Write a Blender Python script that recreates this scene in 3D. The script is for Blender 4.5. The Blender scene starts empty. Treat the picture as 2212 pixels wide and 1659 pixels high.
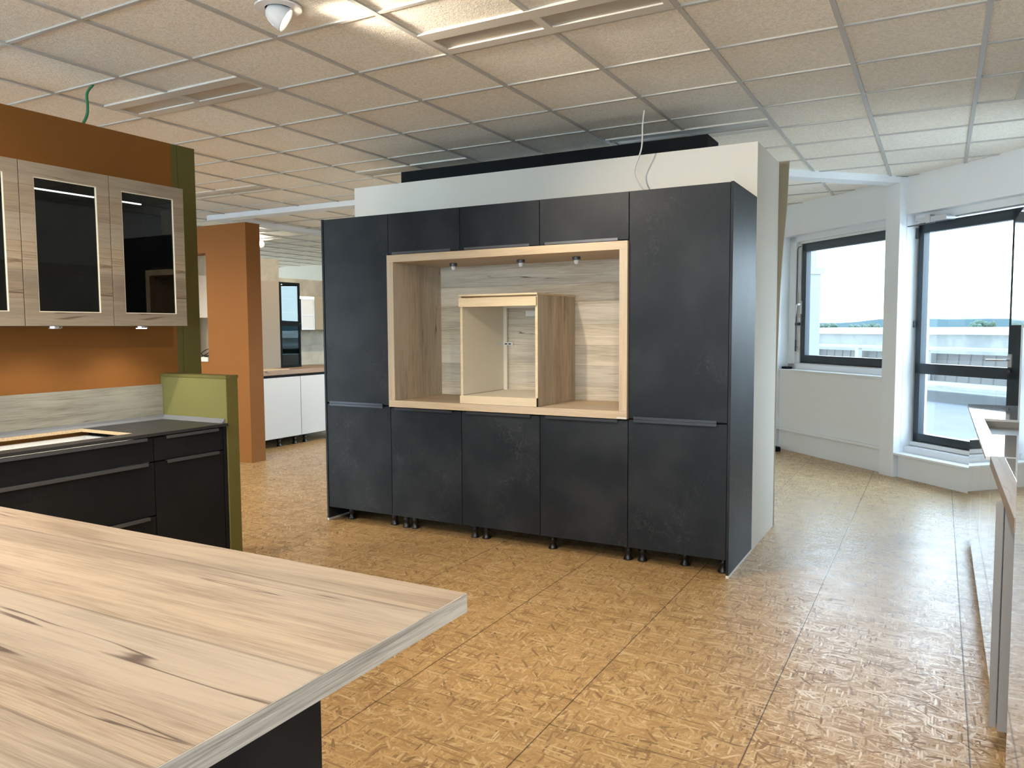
import bpy, bmesh, math, random
from mathutils import Vector, Matrix, Euler
random.seed(7)
PI = math.pi
D = bpy.data
S = bpy.context.scene
COL = S.collection

# ------------------------------------------------------------------ camera
H = 1.45
cam_d = D.cameras.new('camera')
cam = D.objects.new('camera', cam_d); COL.objects.link(cam)
right = Vector((0.8770861412219342, 0.4803014824570593, -0.005512424690502784))
down = Vector((0.029179435751070994, -0.06473307011037585, -0.9974759095654062))
fwd = Vector((-0.47944599425343665, 0.8747114470404719, -0.0707914049210584))
m = Matrix((right, -down, -fwd)).transposed().to_4x4()
m.translation = Vector((0, 0, H))
cam.matrix_world = m
cam_d.sensor_fit = 'HORIZONTAL'; cam_d.sensor_width = 36.0
cam_d.lens = 1685.09 / 2212 * 36.0
cam_d.clip_start = 0.05; cam_d.clip_end = 6000
S.camera = cam

# ------------------------------------------------------------------ exposure, sky
S.view_settings.view_transform = 'Standard'
S.view_settings.look = 'None'
S.view_settings.gamma = 1.0
S.view_settings.use_curve_mapping = False
S.view_settings.exposure = 0.88
w = D.worlds.new('overcast_sky'); S.world = w; w.use_nodes = True
nt = w.node_tree; nt.nodes.clear()
o_ = nt.nodes.new('ShaderNodeOutputWorld'); b_ = nt.nodes.new('ShaderNodeBackground')
tc = nt.nodes.new('ShaderNodeTexCoord'); sx = nt.nodes.new('ShaderNodeSeparateXYZ')
cr = nt.nodes.new('ShaderNodeValToRGB')
nt.links.new(tc.outputs['Generated'], sx.inputs[0]); nt.links.new(sx.outputs['Z'], cr.inputs[0])
cr.color_ramp.elements[0].position = 0.0; cr.color_ramp.elements[0].color = (0.73, 0.875, 1.0, 1)
cr.color_ramp.elements[1].position = 0.75; cr.color_ramp.elements[1].color = (0.58, 0.77, 1.0, 1)
nt.links.new(cr.outputs[0], b_.inputs[0]); nt.links.new(b_.outputs[0], o_.inputs[0])
b_.inputs[1].default_value = 7.0

# ------------------------------------------------------------------ helpers
class Frame:
    def __init__(s, org, rot): s.org = Vector(org); s.rot = rot; s.R = Matrix.Rotation(rot, 3, 'Z')
    def w(s, p): return s.org + s.R @ Vector(p)
W = Frame((0, 0, 0), 0)
FC = Frame((4.02, 4.02, 0), -PI/4)          # facade: x along it, y outwards
_base = {}

def thing(name, label, cat, base=(0, 0, 0), fr=W, group=None, kind=None):
    o = D.objects.new(name, None); COL.objects.link(o); o.empty_display_size = .1
    o.location = fr.w(base); o.rotation_euler = (0, 0, fr.rot)
    if kind: o['kind'] = kind
    else: o['label'] = label; o['category'] = cat
    if group: o['group'] = group
    _base[o.name] = (Vector(base), fr)
    return o

def tag(o, label, cat, group=None):
    o['label'] = label; o['category'] = cat
    if group: o['group'] = group
    return o

def bx(bm, x0, x1, y0, y1, z0, z1, bev=0.0):
    if x1 < x0: x0, x1 = x1, x0
    if y1 < y0: y0, y1 = y1, y0
    if z1 < z0: z0, z1 = z1, z0
    vs = [bm.verts.new(p) for p in ((x0,y0,z0),(x1,y0,z0),(x1,y1,z0),(x0,y1,z0),(x0,y0,z1),(x1,y0,z1),(x1,y1,z1),(x0,y1,z1))]
    fs = [bm.faces.new([vs[i] for i in f]) for f in ((0,3,2,1),(4,5,6,7),(0,1,5,4),(1,2,6,5),(2,3,7,6),(3,0,4,7))]
    if bev > 0:
        es = list({e for f in fs for e in f.edges})
        bmesh.ops.bevel(bm, geom=es, offset=bev, segments=2, profile=.7, affect='EDGES')

def obj(name, bm, mat, parent=None, base=None, fr=None, smooth=False):
    """link bm (frame coordinates) as one mesh object"""
    if parent is not None:
        r = parent
        while r.name not in _base: r = r.parent
        bs, fr = _base[r.name]
    else:
        bs = Vector(base) if base is not None else Vector((0, 0, 0)); fr = fr or W
    me = D.meshes.new(name)
    bmesh.ops.translate(bm, verts=bm.verts, vec=-bs)
    bmesh.ops.recalc_face_normals(bm, faces=bm.faces)
    bm.to_mesh(me); bm.free()
    if smooth:
        for p in me.polygons: p.use_smooth = True
    for mm in (mat if isinstance(mat, (list, tuple)) else [mat]): me.materials.append(mm)
    o = D.objects.new(name, me); COL.objects.link(o)
    if parent is not None: o.parent = parent
    else: o.location = fr.w(bs); o.rotation_euler = (0, 0, fr.rot); _base[o.name] = (bs, fr)
    return o

def box(name, mat, parent, *boxes, bev=0.0, base=None, fr=None):
    bm = bmesh.new()
    for b in boxes: bx(bm, *b, bev=bev)
    return obj(name, bm, mat, parent, base, fr)

def struct(name, mat, *boxes, bev=0.0, base=None, fr=None):
    o = box(name, mat, None, *boxes, bev=bev, base=base, fr=fr); o['kind'] = 'structure'; return o

def lathe(bm, prof, c=(0,0,0), axis=(0,0,1), n=32):
    a = Vector(axis).normalized(); u = a.orthogonal().normalized(); v = a.cross(u); c = Vector(c)
    rings = []
    for r, h in prof:
        if r < 1e-6: rings.append([bm.verts.new(c + a*h)])
        else: rings.append([bm.verts.new(c + a*h + (u*math.cos(2*PI*i/n) + v*math.sin(2*PI*i/n))*r) for i in range(n)])
    for A, B in zip(rings, rings[1:]):
        for i in range(n):
            j = (i+1) % n
            if len(A) == 1 and len(B) == 1: continue
            if len(A) == 1: bm.faces.new((A[0], B[i], B[j]))
            elif len(B) == 1: bm.faces.new((A[i], B[0], A[j]))
            else: bm.faces.new((A[i], B[i], B[j], A[j]))

def spline(P, k=8):
    P = [Vector(p) for p in P]; Q = [P[0]*2-P[1]] + P + [P[-1]*2-P[-2]]; out = []
    for i in range(1, len(Q)-2):
        a, b, c, d = Q[i-1:i+3]
        for j in range(k):
            t = j/k
            out.append(.5*((2*b)+(c-a)*t+(2*a-5*b+4*c-d)*t*t+(3*b-a-3*c+d)*t**3))
    out.append(P[-1]); return out

def tube(bm, pts, r, n=8):
    pts = [Vector(p) for p in pts]; prev = None; rings = []
    for i, p in enumerate(pts):
        t = (pts[min(i+1, len(pts)-1)] - pts[max(i-1, 0)]).normalized()
        u = t.orthogonal().normalized() if prev is None else (prev - t*prev.dot(t)).normalized()
        prev = u; v = t.cross(u)
        rings.append([bm.verts.new(p + (u*math.cos(2*PI*k/n)+v*math.sin(2*PI*k/n))*r) for k in range(n)])
    for A, B in zip(rings, rings[1:]):
        for k in range(n): bm.faces.new((A[k], A[(k+1) % n], B[(k+1) % n], B[k]))
    bm.faces.new(rings[0][::-1]); bm.faces.new(rings[-1])

def copy_tree(o, parent=None):
    c = o.copy(); COL.objects.link(c); c.parent = parent
    for ch in [x for x in D.objects if x.parent == o]: copy_tree(ch, c)
    return c

def dup(root, dx, dy, dz, label):
    kids = {}
    for x in D.objects:
        if x.parent: kids.setdefault(x.parent.name, []).append(x)
    def rec(o, par):
        c = o.copy(); COL.objects.link(c); c.parent = par
        for ch in kids.get(o.name, []): rec(ch, c)
        return c
    c = rec(root, None); c.location = root.location + Vector((dx, dy, dz)); c['label'] = label
    return c

# ------------------------------------------------------------------ materials
def newmat(name):
    m = D.materials.new(name); m.use_nodes = True; nt = m.node_tree
    return m, nt, nt.nodes['Principled BSDF']
def plain(name, col, rough=.5, metal=0, spec=.5, coat=0, bump=0, bscale=200, var=0.0):
    m, nt, p = newmat(name)
    p.inputs['Base Color'].default_value = (*col, 1); p.inputs['Roughness'].default_value = rough
    p.inputs['Metallic'].default_value = metal; p.inputs['Specular IOR Level'].default_value = spec
    p.inputs['Coat Weight'].default_value = coat; p.inputs['Coat Roughness'].default_value = .03
    tc = nt.nodes.new('ShaderNodeTexCoord')
    nz = nt.nodes.new('ShaderNodeTexNoise'); nt.links.new(tc.outputs['Object'], nz.inputs[0])
    nz.inputs['Scale'].default_value = bscale; nz.inputs['Detail'].default_value = 3
    if bump:
        b = nt.nodes.new('ShaderNodeBump'); b.inputs['Strength'].default_value = bump; b.inputs['Distance'].default_value = .002
        nt.links.new(nz.outputs[0], b.inputs['Height']); nt.links.new(b.outputs[0], p.inputs['Normal'])
    if var:
        n2 = nt.nodes.new('ShaderNodeTexNoise'); n2.inputs['Scale'].default_value = 3; nt.links.new(tc.outputs['Object'], n2.inputs[0]); n2.inputs['Detail'].default_value = 5
        mx = nt.nodes.new('ShaderNodeMix'); mx.data_type = 'RGBA'
        mx.inputs[6].default_value = (*[c*(1-var) for c in col], 1); mx.inputs[7].default_value = (*[min(1, c*(1+var)) for c in col], 1)
        nt.links.new(n2.outputs[0], mx.inputs[0]); nt.links.new(mx.outputs[2], p.inputs['Base Color'])
    return m
def emit(name, col, s):
    m, nt, p = newmat(name)
    p.inputs['Base Color'].default_value = (0, 0, 0, 1); p.inputs['Emission Color'].default_value = (*col, 1); p.inputs['Emission Strength'].default_value = s
    return m

class NB:
    """tiny node builder"""
    def __init__(s, nt): s.nt = nt
    def n(s, t, **kw):
        x = s.nt.nodes.new('ShaderNode'+t)
        for k, v in kw.items(): setattr(x, k, v)
        return x
    def l(s, a, b): s.nt.links.new(a, b)
    def math(s, op, a, b=None, c=None, clamp=False):
        x = s.n('Math', operation=op, use_clamp=clamp)
        for i, v in enumerate((a, b, c)):
            if v is None: continue
            if isinstance(v, (int, float)): x.inputs[i].default_value = v
            else: s.l(v, x.inputs[i])
        return x.outputs[0]
    def mix(s, f, a, b, blend='MIX'):
        x = s.n('Mix', data_type='RGBA', blend_type=blend)
        for i, v in ((0, f), (6, a), (7, b)):
            if isinstance(v, (int, float)): x.inputs[i].default_value = v
            elif isinstance(v, tuple): x.inputs[i].default_value = (*v, 1)
            else: s.l(v, x.inputs[i])
        return x.outputs[2]
    def map(s, vec, scale=(1,1,1), rot=(0,0,0), loc=(0,0,0)):
        x = s.n('Mapping'); x.inputs['Scale'].default_value = scale; x.inputs['Rotation'].default_value = rot; x.inputs['Location'].default_value = loc
        s.l(vec, x.inputs[0]); return x.outputs[0]
    def noise(s, vec, sc=1, det=4, rough=.5, dist=0):
        x = s.n('TexNoise'); x.inputs['Scale'].default_value = sc; x.inputs['Detail'].default_value = det
        x.inputs['Roughness'].default_value = rough; x.inputs['Distortion'].default_value = dist; s.l(vec, x.inputs[0]); return x.outputs[0]
    def ss(s, v, a, b):
        x = s.n('MapRange', interpolation_type='SMOOTHSTEP'); s.l(v, x.inputs[0]); x.inputs[1].default_value = a; x.inputs[2].default_value = b; return x.outputs[0]

def wood(name, axis, light=(.60,.47,.33), dark=(.40,.29,.19), crack=(.10,.065,.045), plank=0.0, pax=2, cracks=1.0, rough=.5, seed=0.0, dens=1.0):
    """oak decor; axis = grain direction 0,1,2"""
    m, nt, p = newmat(name); B = NB(nt)
    tc = B.n('TexCoord').outputs['Object']
    def st(al, ac): return tuple(al if i == axis else ac for i in range(3))
    v0 = tc
    if plank:
        sp = B.n('SeparateXYZ'); B.l(tc, sp.inputs[0])
        q = B.math('DIVIDE', sp.outputs[pax], plank); fl = B.math('FLOOR', q); fr = B.math('FRACT', q)
        wn = B.n('TexWhiteNoise', noise_dimensions='1D'); B.l(B.math('ADD', fl, seed), wn.inputs['W'])
        off = B.n('VectorMath', operation='ADD'); B.l(tc, off.inputs[0])
        sc = B.n('VectorMath', operation='SCALE'); B.l(wn.outputs['Color'], sc.inputs[0]); sc.inputs['Scale'].default_value = 7.0
        B.l(sc.outputs[0], off.inputs[1]); v0 = off.outputs[0]
    big = B.noise(B.map(v0, st(.8, 6), loc=(seed, seed, seed)), 1, 3, .55, .6)
    mid = B.noise(B.map(v0, st(2.2, 38), loc=(seed, 1, 2)), 1, 5, .6, .8)
    fine = B.noise(B.map(v0, st(7, 330)), 1, 3, .6, .2)
    f = B.math('ADD', B.math('MULTIPLY', big, .75), B.math('MULTIPLY', mid, .55)); f = B.math('ADD', f, B.math('MULTIPLY', B.math('SUBTRACT', fine, .18), .6))
    f = B.ss(f, .58, 1.04)
    col = B.mix(f, dark, light)
    # warm / grey drift
    g = B.noise(B.map(v0, st(.5, 2.2)), 1, 2); col = B.mix(B.math('MULTIPLY', B.ss(g, .35, .65), .30), col, tuple(sum(light)/3*k for k in (.95, .93, .86)))
    # cracks
    cn = B.noise(B.map(v0, st(.42*dens, 7*dens), loc=(seed*3, 4, 1)), 1, 4, .5, .35)
    cm = B.noise(B.map(v0, st(1.6, 5), loc=(9, seed, 3)), 1, 2)
    ck = B.math('SUBTRACT', 1, B.ss(B.math('ABSOLUTE', B.math('SUBTRACT', cn, .5)), .0008, .0095))
    ck = B.math('MULTIPLY', ck, B.ss(cm, .49, .60)); ck = B.math('MULTIPLY', ck, .85*cracks)
    col = B.mix(ck, col, crack)
    # knots
    vo = B.n('TexVoronoi'); vo.inputs['Scale'].default_value = 1; B.l(B.map(v0, st(1.3, 4.6), loc=(seed, 2, 5)), vo.inputs[0])
    kd = B.math('ADD', vo.outputs['Distance'], B.math('MULTIPLY', B.math('SUBTRACT', big, .5), .06))
    kn = B.math('SUBTRACT', 1, B.ss(kd, .0, .042))
    sc_ = B.n('SeparateColor'); B.l(vo.outputs['Color'], sc_.inputs[0])
    kn = B.math('MULTIPLY', kn, B.math('GREATER_THAN', sc_.outputs[0], .55)); col = B.mix(B.math('MULTIPLY', kn, .62*cracks), col, crack)
    if plank:
        wv = B.math('MULTIPLY_ADD', wn.outputs['Value'], .16, .90)
        vm = B.n('VectorMath', operation='SCALE'); B.l(col, vm.inputs[0]); B.l(wv, vm.inputs['Scale']); col = vm.outputs[0]
        ed = B.math('MINIMUM', fr, B.math('SUBTRACT', 1, fr)); ed = B.math('SUBTRACT', 1, B.ss(ed, .004, .016)); col = B.mix(B.math('MULTIPLY', ed, .40*cracks), col, crack)
    B.l(col, p.inputs['Base Color']); p.inputs['Roughness'].default_value = rough; p.inputs['Specular IOR Level'].default_value = .35
    bp = B.n('Bump'); bp.inputs['Strength'].default_value = .15; bp.inputs['Distance'].default_value = .001
    B.l(B.math('SUBTRACT', fine, ck), bp.inputs['Height']); B.l(bp.outputs[0], p.inputs['Normal'])
    return m

def slate(name, base=(.0115,.0150,.0200), light=(.075,.082,.090), rough=.46):
    m, nt, p = newmat(name); B = NB(nt)
    oi = B.n('ObjectInfo'); ad = B.n('VectorMath', operation='ADD')
    sc = B.n('VectorMath', operation='SCALE'); cb = B.n('CombineXYZ')
    for i in range(3): B.l(oi.outputs['Random'], cb.inputs[i])
    B.l(cb.outputs[0], sc.inputs[0]); sc.inputs['Scale'].default_value = 13
    B.l(B.n('TexCoord').outputs['Object'], ad.inputs[0]); B.l(sc.outputs[0], ad.inputs[1]); tc = ad.outputs[0]
    n1 = B.noise(tc, 4.5, 7, .62, 1.2); n2 = B.noise(tc, 1.7, 3)
    n3 = B.noise(B.map(tc, (1, 1, .35), rot=(0, .5, 0)), 14, 6, .7, .8)
    ln = B.math('SUBTRACT', 1, B.ss(B.math('ABSOLUTE', B.math('SUBTRACT', n1, .5)), .0, .007))
    ln = B.math('MULTIPLY', ln, B.ss(n2, .53, .64)); ln2 = B.math('SUBTRACT', 1, B.ss(B.math('ABSOLUTE', B.math('SUBTRACT', n3, .5)), .0, .012))
    ln2 = B.math('MULTIPLY', ln2, B.ss(n2, .50, .58)); t = B.math('ADD', B.math('MULTIPLY', ln, .5), B.math('MULTIPLY', ln2, .20), clamp=True)
    cloud = B.math('MULTIPLY', B.ss(B.noise(tc, 3, 5), .35, .75), .22)
    t = B.math('ADD', t, cloud, clamp=True)
    B.l(B.mix(t, base, light), p.inputs['Base Color']); p.inputs['Roughness'].default_value = rough; p.inputs['Specular IOR Level'].default_value = .20
    bp = B.n('Bump'); bp.inputs['Strength'].default_value = .15; bp.inputs['Distance'].default_value = .001
    B.l(B.math('ADD', n1, ln), bp.inputs['Height']); B.l(bp.outputs[0], p.inputs['Normal'])
    return m

def osb(name):
    m, nt, p = newmat(name); B = NB(nt)
    tc = B.n('TexCoord').outputs['Object']
    wob = B.n('TexNoise'); wob.inputs['Scale'].default_value = 9; B.l(tc, wob.inputs[0])
    wv = B.n('VectorMath', operation='MULTIPLY_ADD'); B.l(wob.outputs['Color'], wv.inputs[0]); wv.inputs[1].default_value = (.022,)*3; B.l(tc, wv.inputs[2]); v = wv.outputs[0]
    til = None
    ramp_cols = [(0, (.16, .10, .05)), (.15, (.32, .205, .09)), (.5, (.445, .29, .125)), (.8, (.52, .36, .17)), (1, (.64, .49, .28))]
    base = B.noise(v, 30, 5, .7)
    r0 = B.n('ValToRGB'); B.l(base, r0.inputs[0]); r0.color_ramp.elements[0].position = .3; r0.color_ramp.elements[1].position = .7
    r0.color_ramp.elements[0].color = (.31, .19, .08, 1); r0.color_ramp.elements[1].color = (.49, .33, .155, 1)
    col = r0.outputs[0]; hgt = B.math('MULTIPLY', base, .3)
    rng = random.Random(3)
    layers = [(24, 110, .2), (20, 80, 2.1), (16, 75, 1.3), (13, 62, .45), (15, 84, 2.7), (10, 50, 1.85), (9, 70, 2.35), (7.5, 44, 3.0), (8.5, 64, .8), (11, 90, 1.55), (6.5, 75, .1)]
    for i, (la, lc, an) in enumerate(layers):
        vv = B.map(v, (1, 1, 1), rot=(0, 0, an), loc=(rng.random()*9, rng.random()*9, 0)); vv = B.map(vv, (la, lc, 0))
        vo = B.n('TexVoronoi', voronoi_dimensions='2D'); vo.inputs['Scale'].default_value = 1; vo.inputs['Randomness'].default_value = .95; B.l(vv, vo.inputs[0])
        se = B.n('SeparateColor'); B.l(vo.outputs['Color'], se.inputs[0])
        e = B.math('SUBTRACT', 1, B.ss(vo.outputs['Distance'], .36, .44))
        mk = B.math('MULTIPLY', e, B.math('GREATER_THAN', se.outputs[0], .58))
        rp = B.n('ValToRGB'); B.l(se.outputs[1], rp.inputs[0]); els = rp.color_ramp.elements
        els[0].color = (*ramp_cols[0][1], 1); els[1].color = (*ramp_cols[-1][1], 1)
        for ps, c in ramp_cols[1:-1]: x = els.new(ps); x.color = (*c, 1)
        grain = B.noise(B.map(vv, (.6, 3, 1)), 1, 3)
        cc = B.mix(B.math('MULTIPLY', B.ss(grain, .3, .7), .30), rp.outputs[0], (.42, .25, .11))
        rim = B.math('MULTIPLY', B.ss(vo.outputs['Distance'], .26, .42), B.math('MULTIPLY', mk, .40)); 
        col = B.mix(mk, col, cc); col = B.mix(rim, col, (.25, .14, .06))
        til = B.mix(mk, til if til is not None else (.5, .5, .5), vo.outputs['Color'])
        hh = B.math('MULTIPLY_ADD', se.outputs[2], .8, .2); hgt = B.math('ADD', B.math('MULTIPLY', hgt, B.math('SUBTRACT', 1, mk)), B.math('MULTIPLY', hh, mk))
    # rare dark / reddish strands
    vv = B.map(B.map(v, rot=(0, 0, 1.4)), (7, 55, 0)); vo = B.n('TexVoronoi', voronoi_dimensions='2D'); vo.inputs['Scale'].default_value = 1; B.l(vv, vo.inputs[0])
    se = B.n('SeparateColor'); B.l(vo.outputs['Color'], se.inputs[0])
    mk = B.math('MULTIPLY', B.math('LESS_THAN', vo.outputs['Distance'], .28), B.math('GREATER_THAN', se.outputs[0], .88)); col = B.mix(B.math('MULTIPLY', mk, .7), col, (.23, .13, .06))
    # board joints: 0.675 wide strips along y, boards 2.2 long
    sp = B.n('SeparateXYZ'); B.l(tc, sp.inputs[0])
    q = B.math('DIVIDE', B.math('SUBTRACT', sp.outputs[0], .13), .6735); fx = B.math('FRACT', q); ix = B.math('FLOOR', q)
    dx = B.math('MULTIPLY', B.math('MINIMUM', fx, B.math('SUBTRACT', 1, fx)), .6735)
    q2 = B.math('DIVIDE', B.math('ADD', B.math('SUBTRACT', sp.outputs[1], 3.605), B.math('MULTIPLY', B.math('ADD', ix, 1), 1.1)), 2.215); fy = B.math('FRACT', q2)
    dy = B.math('MULTIPLY', B.math('MINIMUM', fy, B.math('SUBTRACT', 1, fy)), 2.215)
    jw = B.math('MULTIPLY', B.math('SUBTRACT', B.noise(tc, 25, 2), .5), .002)
    jd = B.math('MINIMUM', B.math('ADD', dx, jw), B.math('ADD', B.math('MULTIPLY', dy, 1.5), jw))
    jt = B.math('SUBTRACT', 1, B.ss(jd, .0012, .0032)); col = B.mix(B.math('MULTIPLY', jt, .85), col, (.05, .03, .02))
    B.l(col, p.inputs['Base Color'])
    B.l(B.math('MULTIPLY_ADD', B.noise(tc, 6, 4), .20, .27), p.inputs['Roughness'])
    p.inputs['Specular IOR Level'].default_value = .45; p.inputs['Coat Weight'].default_value = .12; p.inputs['Coat Roughness'].default_value = .22
    bp = B.n('Bump'); bp.inputs['Strength'].default_value = .55; bp.inputs['Distance'].default_value = .0011
    t1 = B.n('VectorMath', operation='MULTIPLY_ADD'); B.l(til, t1.inputs[0]); t1.inputs[1].default_value = (.13, .13, 0); t1.inputs[2].default_value = (-.065, -.065, 1)
    t2 = B.n('VectorMath', operation='NORMALIZE'); B.l(t1.outputs[0], t2.inputs[0]); B.l(t2.outputs[0], bp.inputs['Normal'])
    B.l(B.math('SUBTRACT', hgt, B.math('MULTIPLY', jt, 2)), bp.inputs['Height']); B.l(bp.outputs[0], p.inputs['Normal'])
    B.l(bp.outputs[0], p.inputs['Coat Normal'])
    return m

def tile_mat():
    m, nt, p = newmat('mineral_ceiling_tile'); B = NB(nt); tc = B.n('TexCoord').outputs['Object']
    n1 = B.noise(tc, 75, 4, .6, 1.0)
    sp = B.n('SeparateXYZ'); B.l(tc, sp.inputs[0])
    cb = B.n('CombineXYZ')
    B.l(B.math('FLOOR', B.math('DIVIDE', B.math('ADD', sp.outputs[0], .45), .6)), cb.inputs[0]); B.l(B.math('FLOOR', B.math('DIVIDE', B.math('SUBTRACT', sp.outputs[1], 4.06), .6)), cb.inputs[1])
    wn = B.n('TexWhiteNoise', noise_dimensions='2D'); B.l(cb.outputs[0], wn.inputs[0])
    col = B.mix(wn.outputs[0], (.90, .86, .775), (.93, .89, .81)); col = B.mix(B.math('MULTIPLY', B.ss(n1, .44, .60), .42), col, (.60, .55, .47))
    B.l(col, p.inputs['Base Color']); p.inputs['Roughness'].default_value = .9; p.inputs['Specular IOR Level'].default_value = .15
    bp = B.n('Bump'); bp.inputs['Strength'].default_value = .9; bp.inputs['Distance'].default_value = .004; B.l(n1, bp.inputs['Height']); B.l(bp.outputs[0], p.inputs['Normal'])
    return m

def concrete(name, a, b, sc=3):
    m, nt, p = newmat(name); B = NB(nt); tc = B.n('TexCoord').outputs['Object']
    n = B.noise(tc, sc, 8, .62, .4); B.l(B.mix(B.ss(n, .3, .7), a, b), p.inputs['Base Color']); p.inputs['Roughness'].default_value = .75
    return m

def glass_mat(name, tint=(1, 1, 1), rough=0.0, refl=.9):
    """thin pane: transparent with fresnel reflection"""
    m = D.materials.new(name); m.use_nodes = True; nt = m.node_tree; nt.nodes.clear(); B = NB(nt)
    o = B.n('OutputMaterial'); t = B.n('BsdfTransparent'); g = B.n('BsdfGlossy'); mx = B.n('MixShader'); f = B.n('Fresnel')
    t.inputs[0].default_value = (*tint, 1); g.inputs['Roughness'].default_value = rough; g.inputs[0].default_value = (refl, refl, refl, 1); ge = B.n('NewGeometry'); B.l(B.math('MULTIPLY_ADD', ge.outputs['Backfacing'], 1/1.5-1.5, 1.5), f.inputs[0])
    B.l(f.outputs[0], mx.inputs[0]); B.l(t.outputs[0], mx.inputs[1]); B.l(g.outputs[0], mx.inputs[2]); B.l(mx.outputs[0], o.inputs[0])
    return m

M = dict(
    oak_x=wood('oak_decor_grain_x', 0, light=(.66,.57,.44), dark=(.36,.29,.20), plank=.145, pax=2),
    oak_top=wood('oak_decor_worktop', 0, light=(.41,.33,.255), dark=(.20,.15,.11), crack=(.065,.045,.04), plank=.30, pax=1, seed=3.1, dens=1.0),
    oak_bs=wood('oak_decor_backsplash', 1, light=(.30,.29,.245), dark=(.14,.125,.098), crack=(.07,.055,.04), plank=.22, seed=1.9),
    oak_z=wood('oak_decor_grain_z', 2, light=(.56,.45,.32), dark=(.30,.225,.145), seed=5.2, dens=1.2),
    oak_y=wood('oak_decor_grain_y', 1, light=(.33,.265,.19), dark=(.19,.14,.095), plank=.135, pax=2, seed=1.3),
    oak_edge=wood('oak_edge_band', 0, light=(.60,.46,.30), dark=(.43,.31,.19), cracks=.0, seed=2.2),
    oak_edge_z=wood('oak_edge_band_upright', 2, light=(.60,.46,.30), dark=(.43,.31,.19), cracks=.0, seed=2.7),
    oak_iedge=wood('oak_island_edge', 1, light=(.66,.635,.59), dark=(.24,.225,.205), cracks=.3, seed=6.2),
    oak_pale=wood('pale_oak_rail', 0, light=(.70,.56,.36), dark=(.56,.43,.26), cracks=.0, seed=4.2),
    walnut=wood('warm_wood_worktop', 1, light=(.42,.27,.16), dark=(.24,.14,.08), seed=8.2),
    greywood=wood('grey_brown_worktop', 1, light=(.36,.31,.27), dark=(.26,.22,.19), seed=8.8, cracks=.3),
    slate=slate('slate_laminate'),
    slate_dk=slate('dark_slate_laminate', (.0085,.010,.012), (.026,.027,.029), .5),
    carc=plain('dark_carcass', (.005,.005,.006), .7, spec=.2),
    handle=plain('anthracite_handle', (.055,.06,.07), .35, .6),
    handle2=plain('anthracite_metal_lip', (.10,.105,.115), .35, .5),
    worktop=slate('dark_worktop_laminate', (.030,.030,.032), (.06,.06,.06), .42),
    foot=plain('black_plastic_foot', (.006,.007,.009), .35),
    floor=osb('osb_board'),
    tile=tile_mat(),
    tbar=plain('white_grid_bar', (.48,.47,.44), .42),
    white=plain('white_wall_paint', (.71,.69,.63), .85, bump=.1, var=.02),
    white_c=plain('cool_white_paint', (.75,.775,.805), .6, bump=.06, bscale=120, var=.015),
    orange=plain('orange_wall_paint', (.235,.087,.011), .8, bump=.15, var=.04),
    olive=plain('olive_green_paint', (.115,.10,.022), .7, bump=.15, var=.05),
    olive_lit=plain('lit_olive_green_paint', (.155,.147,.043), .7, bump=.15, var=.05),  # same olive paint, lightened where the low wall catches more light
    tan=plain('tan_hardboard', (.33,.28,.19), .7),
    black=plain('matt_black_board', (.006,.0075,.009), .7, spec=.15),
    alu=plain('brushed_aluminium', (.55,.56,.58), .35, .9),
    steel=plain('stainless_steel', (.62,.63,.65), .22, 1.0),
    strip=plain('grey_sealing_strip', (.20,.21,.23), .35, .2),
    beige=plain('beige_carcass_laminate', (.72,.67,.56), .55),
    pvc=plain('white_plastic', (.64,.64,.63), .35),
    enamel=plain('white_enamelled_metal', (.78,.77,.75), .3, 0, .5, .3),
    chip=concrete('raw_chipboard', (.55,.42,.26), (.42,.31,.18), 90),
    frame=plain('anthracite_window_frame', (.016,.027,.038), .4),
    sash=plain('anthracite_window_sash', (.020,.034,.048), .38),
    gloss=plain('high_gloss_white_front', (.50,.50,.49), .08, 0, 1.0, 1.0),
    gloss2=plain('high_gloss_grey_front', (.40,.41,.43), .06, 0, .8, 1.0),
    edge=plain('light_grey_edge', (.27,.265,.26), .5),
    glosstop=plain('polished_white_worktop', (.72,.73,.74), .04, 0, .8, 1.0),
    pane=glass_mat('window_glass', (.96, .985, .98)),
    dkglass=glass_mat('smoked_glass', (.30, .34, .33)),
    clear=glass_mat('clear_shelf_glass', (.80, .92, .90)),
    cabin=plain('dark_cabinet_interior', (.022,.02,.018), .6),
    tealin=plain('teal_cabinet_interior', (.03,.07,.085), .5),
    brown=plain('brown_edge_band', (.20,.145,.10), .5),
    taupe=plain('taupe_laminate', (.30,.25,.19), .6),
    louvre=plain('luminaire_reflector', (.46,.42,.35), .4, .1),
    lumframe=plain('luminaire_frame', (.60,.57,.51), .5),
    conc=concrete('concrete_wallpaper', (.40,.36,.28), (.56,.52,.42), 4),
    conc2=concrete('grey_concrete', (.048,.055,.057), (.075,.082,.083), 1.2),
    wetroof=concrete('wet_terrace_membrane', (.024,.028,.035), (.046,.052,.062), 1.0),
    sheet=plain('grey_sheet_cladding', (.066,.065,.062), .6),
    extwhite=plain('outdoor_white_paint', (.20,.21,.215), .6),
    tree=concrete('tree_foliage', (.016,.034,.022), (.030,.056,.037), 1.5),
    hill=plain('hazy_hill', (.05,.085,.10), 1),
    ground=plain('far_ground', (.12,.15,.12), 1),
    lens=plain('frosted_lens', (.85,.86,.88), .25),
    bounce_gravel=concrete('pale_bounce_gravel', (.66,.65,.62), (.78,.77,.74), 6),
    green=plain('green_cable_sheath', (.03,.20,.09), .45),
    glow_w=emit('glow_white', (1, .97, .9), 14), ledd=emit('lamp_lens', (1, .9, .72), 30),
)
def N(bmf, *a, **k): bm = bmesh.new(); bmf(bm, *a, **k); return bm

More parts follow.
